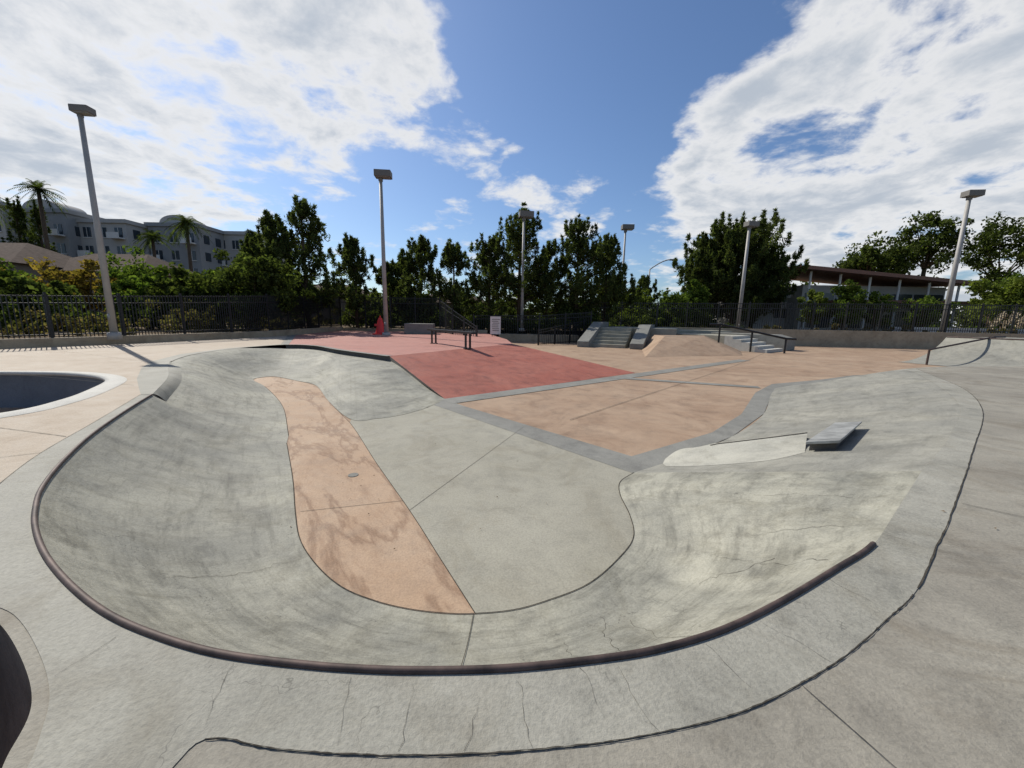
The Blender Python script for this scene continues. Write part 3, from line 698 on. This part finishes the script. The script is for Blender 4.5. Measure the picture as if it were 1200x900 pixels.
leafmesh("pampas_grass",[(56+i*.5,45.6,2.0+.5*(i%3)) for i in range(8)],[.35]*8,60,.4,.2,plain("pampas_plume",(0.5,0.42,0.3),.9,0,.2),7,None,1.6,1.0)
# a sprinkle of dry leaves and grit on the concrete
rng=np.random.default_rng(5); V=[];Fc=[]
for i in range(170):
    if i<60: x,y,z=rng.uniform(-9.5,-1.2),0,DEP+.014; y=3.2+(-x-.5)*1.32+rng.normal()*.25
    elif i<110: x,y,z=rng.uniform(-3,3),rng.uniform(4,9),DEP+.016
    else: x,y,z=rng.uniform(3,9),rng.uniform(.5,3.4),.012
    if i>=60 and z<0 and not (x<1.2): continue
    s=rng.uniform(.006,.018); a=rng.random()*6.28; k=len(V)
    V+=[(x+s*math.cos(a),y+s*math.sin(a),z),(x-s*.5*math.sin(a),y+s*.5*math.cos(a),z+s*.4),(x-s*math.cos(a),y-s*math.sin(a),z),(x+s*.5*math.sin(a),y-s*.5*math.cos(a),z+.001)]; Fc.append((k,k+1,k+2,k+3))
mesh_obj("fallen_leaves",V,Fc,plain("dry_leaf",(0.16,0.11,0.06),.9,0,.5,3))

# ------------------------------------------------------------------ buildings
ap=empty("apartment_building")
blocks=[((-104,80),24,14,20.0),((-88,82),10,14,19.4),((-78.5,84),9,13,18.2),((-68.5,88),10,14,18.6),((-61,95),9,14,18.6)]
for k,((x,y),w,d,h) in enumerate(blocks):
    m=MB(); m.box((x,y+d/2-7,h/2),(w,d,h),0); m.box((x,y+d/2-7,h+.35),(w+.7,d+.7,.7)); m.obj("wall_block_%d"%k,M_apt if k%2==0 else M_apt2,ap)
    g=MB(); b=MB(); fy=y-7
    nx=max(3,int(w/2.8))
    for fl in range(5):
        for i in range(nx):
            wx=x-w/2+(i+.5)*w/nx; wz=2+fl*3.4
            if wz>h-2: continue
            g.box((wx,fy-.02,wz+.9),(1.4,.12,1.8))
            b.box((wx,fy-.05,wz-.08),(1.7,.2,.14)); b.box((wx,fy-.09,wz+.9),(.07,.06,1.8))
            if (i+fl)%3==0: b.box((wx,fy-.7,wz-.25),(2.3,1.3,.2)); b.box((wx,fy-1.3,wz+.3),(2.3,.08,.9))
            g.box((x+w/2+.02,fy+2+i*3.2,wz+.9),(.12,1.4,1.7))
    g.obj("windows_%d"%k,M_win,ap); b.obj("balconies_%d"%k,M_white,ap)
for (x,y,w) in((-88,75.5,7),(-68.5,81.5,6)):
    m=MB(); n=14; pr_=[(w/2*math.cos(math.pi*i/n),w/2*.55*math.sin(math.pi*i/n)) for i in range(n+1)]
    m.prism(pr_,(x,y,20.0 if x<-80 else 19.3),(1,0,0),(0,0,1),-5); m.obj("arched_parapet",M_apt,ap)
def house(x,y,w,d,h,rh):
    e=empty("house"); m=MB(); m.box((x,y,h/2),(w,d,h)); m.obj("walls",M_hwall,e)
    r=MB(); o=.8; v=[(x-w/2-o,y-d/2-o,h),(x+w/2+o,y-d/2-o,h),(x+w/2+o,y+d/2+o,h),(x-w/2-o,y+d/2+o,h),(x-w/4,y,h+rh),(x+w/4,y,h+rh)]
    r.add(v,[(0,1,5,4),(1,2,5),(2,3,4,5),(3,0,4),(3,2,1,0)]); r.obj("hip_roof",M_roof,e)
    g=MB()
    for i in range(4): g.box((x-w/2+(i+.5)*w/4,y-d/2-.03,h-1.6),(1.4,.1,1.3))
    g.obj("windows",M_win,e)
house(-68,52,20,12,7.0,3.2); house(-55,56,15,11,6.6,3.0); house(-12,75,14,9,4.2,1.8); house(-32,70,14,10,5,2)

rb=empty("community_building")
def tslab(x0,x1,y0,y1,z0,z1,t):
    return [(x0,y0,z0),(x1,y0,z1),(x1,y1,z1+.6),(x0,y1,z0+.6),(x0,y0,z0+t),(x1,y0,z1+t),(x1,y1,z1+.6+t),(x0,y1,z0+.6+t)],[(3,2,1,0),(4,5,6,7),(0,1,5,4),(1,2,6,5),(2,3,7,6),(3,0,4,7)]
m=MB(); v,f=tslab(41.5,67,57,72,9.4,7.5,.5); m.add(v,f); m.obj("tilted_roof",M_rust,rb)
m=MB(); m.box((55.5,66,3.8),(22,10,7.4)); m.obj("walls",M_apt,rb)
m=MB()
for i in range(9): m.box((46+i*2.4,60.95,5.6),(2.0,.12,1.5)); m.box((46+i*2.4,60.95,2.4),(2.0,.12,2.6))
m.obj("glazing",M_win,rb)
m=MB()
for i in range(6): m.tube((43.5+i*4.4,58.4,.2),(43.5+i*4.4,58.4,9.2-i*.33),.15,.15,8)
m.obj("columns",M_white,rb)
m=MB(); m.box((58,59,5.0),(20,4.4,.4)); m.obj("lower_canopy",M_rust,rb)
lw=empty("flat_roof_building"); m=MB(); m.box((42,68,2.8),(12,8,5.6)); m.obj("walls",M_apt,lw); m=MB(); m.box((42,67.9,5.9),(13,9,.5)); m.obj("flat_roof",M_white,lw)
m=MB(); m.box((38.5,63.95,3.2),(3,.1,1.4)); m.box((44,63.95,3.2),(3,.1,1.4)); m.obj("windows",M_win,lw)
m=MB(); m.box((60,48.6,1.0),(26,.3,.9)); m.obj("low_white_wall",M_white)

# ------------------------------------------------------------------ light, sky
az=-50; el=43
sv=Vector((math.cos(rad(el))*math.sin(rad(az)),math.cos(rad(el))*math.cos(rad(az)),math.sin(rad(el))))
sl=bpy.data.lights.new("sun",'SUN'); sl.energy=5.0; sl.angle=rad(.53); sl.color=(1.0,.95,.86)
so=link(bpy.data.objects.new("sun",sl)); so.rotation_euler=(-sv).to_track_quat('-Z','Y').to_euler()
w=bpy.data.worlds.new("World"); scene.world=w; w.use_nodes=True; nt=w.node_tree; nt.nodes.clear()
out=N(nt,"ShaderNodeOutputWorld"); sky=N(nt,"ShaderNodeTexSky",sky_type='NISHITA'); sky.sun_disc=False
sky.sun_elevation=rad(el); sky.sun_rotation=rad(az); sky.air_density=1.0; sky.dust_density=0.8; sky.ozone_density=2.0
bg=N(nt,"ShaderNodeBackground"); bg.inputs[1].default_value=.105; nt.links.new(mix(nt,'MULTIPLY',1.0,sky.outputs[0],(.82,.95,1.12)),bg.inputs[0])
tc=N(nt,"ShaderNodeTexCoord").outputs["Generated"]
nrm=N(nt,"ShaderNodeVectorMath",operation='NORMALIZE'); nt.links.new(tc,nrm.inputs[0]); dv=nrm.outputs[0]
sep=N(nt,"ShaderNodeSeparateXYZ"); nt.links.new(dv,sep.inputs[0])
def mth(op,a,b=None,c=None,clamp=False):
    m=N(nt,"ShaderNodeMath",operation=op); m.use_clamp=clamp
    for i,x in enumerate((a,b,c)):
        if x is None: continue
        if isinstance(x,(int,float)): m.inputs[i].default_value=x
        else: nt.links.new(x,m.inputs[i])
    return m.outputs[0]
zz=mth('ADD',mth('MAXIMUM',sep.outputs[2],0.0),.20)
cx=N(nt,"ShaderNodeCombineXYZ"); nt.links.new(mth('DIVIDE',sep.outputs[0],zz),cx.inputs[0]); nt.links.new(mth('DIVIDE',sep.outputs[1],zz),cx.inputs[1])
cvec=cx.outputs[0]
total=None
for (x,y,z,r,wt) in [(-.776,1.135,.75,20,.17),(-.33,1.118,.64,9,.16),(-1.25,1.12,.80,20,.15),(-1.35,1.07,.36,14,.10),(-.85,1.05,.26,9,.05),(.05,1.09,.40,8,.13),(.16,1.06,.31,5,.09),(.89,1.10,.42,17,.20),(1.3,1.12,.50,20,.21),(.58,1.09,.42,9,.18),(.80,1.10,.50,6,.10),(1.2,1.14,.85,14,.16),(1.2,1.05,.25,13,.12),(-.5,1.07,.36,5,.06),(.25,1.25,1.0,18,-.25),(.2,1.12,.66,13,-.22),(-.45,1.05,.40,13,-.10),(-.75,1.05,.42,8,-.06),(.65,1.16,.86,7,-.12)]:
    v=Vector((x,y,z)).normalized(); dp=N(nt,"ShaderNodeVectorMath",operation='DOT_PRODUCT'); nt.links.new(dv,dp.inputs[0]); dp.inputs[1].default_value=v
    mr=N(nt,"ShaderNodeMapRange",interpolation_type='SMOOTHSTEP'); nt.links.new(dp.outputs["Value"],mr.inputs[0])
    mr.inputs[1].default_value=math.cos(rad(r*1.25)); mr.inputs[2].default_value=math.cos(rad(r*.2)); mr.inputs[3].default_value=0; mr.inputs[4].default_value=wt
    total=mr.outputs[0] if total is None else mth('ADD',total,mr.outputs[0])
total=mth('MINIMUM',total,.27)
def nzz(scale,det,ro,di):
    n=N(nt,"ShaderNodeTexNoise"); n.inputs["Scale"].default_value=scale; n.inputs["Detail"].default_value=det; n.inputs["Roughness"].default_value=ro; n.inputs["Distortion"].default_value=di
    nt.links.new(cvec,n.inputs["Vector"]); return n.outputs["Fac"]
n1=nzz(2.4,9,.58,.25); n2=nzz(7.5,5,.62,.3)
nz=mth('MULTIPLY',mth('SUBTRACT',mth('ADD',mth('MULTIPLY',n1,.74),mth('MULTIPLY',n2,.26)),.5),1.7)
dens=mth('ADD',nz,total)
cm=N(nt,"ShaderNodeMapRange",interpolation_type='SMOOTHSTEP'); nt.links.new(dens,cm.inputs[0]); cm.inputs[1].default_value=.02; cm.inputs[2].default_value=.24
core=N(nt,"ShaderNodeMapRange",interpolation_type='SMOOTHSTEP'); nt.links.new(dens,core.inputs[0]); core.inputs[1].default_value=.16; core.inputs[2].default_value=.48
ccol=mix(nt,'MIX',core.outputs[0],(1.0,1.0,1.0),(.58,.64,.72))
bc=N(nt,"ShaderNodeBackground"); bc.inputs[1].default_value=.86; nt.links.new(ccol,bc.inputs[0])
ms=N(nt,"ShaderNodeMixShader"); nt.links.new(mth('MULTIPLY',cm.outputs[0],.94),ms.inputs[0]); nt.links.new(bg.outputs[0],ms.inputs[1]); nt.links.new(bc.outputs[0],ms.inputs[2])
nt.links.new(ms.outputs[0],out.inputs[0])
try:
    w.cycles.sampling_method='MANUAL'; w.cycles.sample_map_resolution=256
except Exception: pass

# ------------------------------------------------------------------ camera
cam=bpy.data.cameras.new("camera"); cam.sensor_width=36; cam.lens=36*451/1200; cam.clip_start=.05; cam.clip_end=9000
co=link(bpy.data.objects.new("camera",cam)); co.location=(0,0,1.65)
co.rotation_euler=(Matrix.Rotation(rad(90-9.66),3,'X')@Matrix.Rotation(rad(1.0),3,'Z')).to_euler()
scene.camera=co
scene.view_settings.view_transform='Standard'; scene.view_settings.look='None'; scene.view_settings.exposure=0
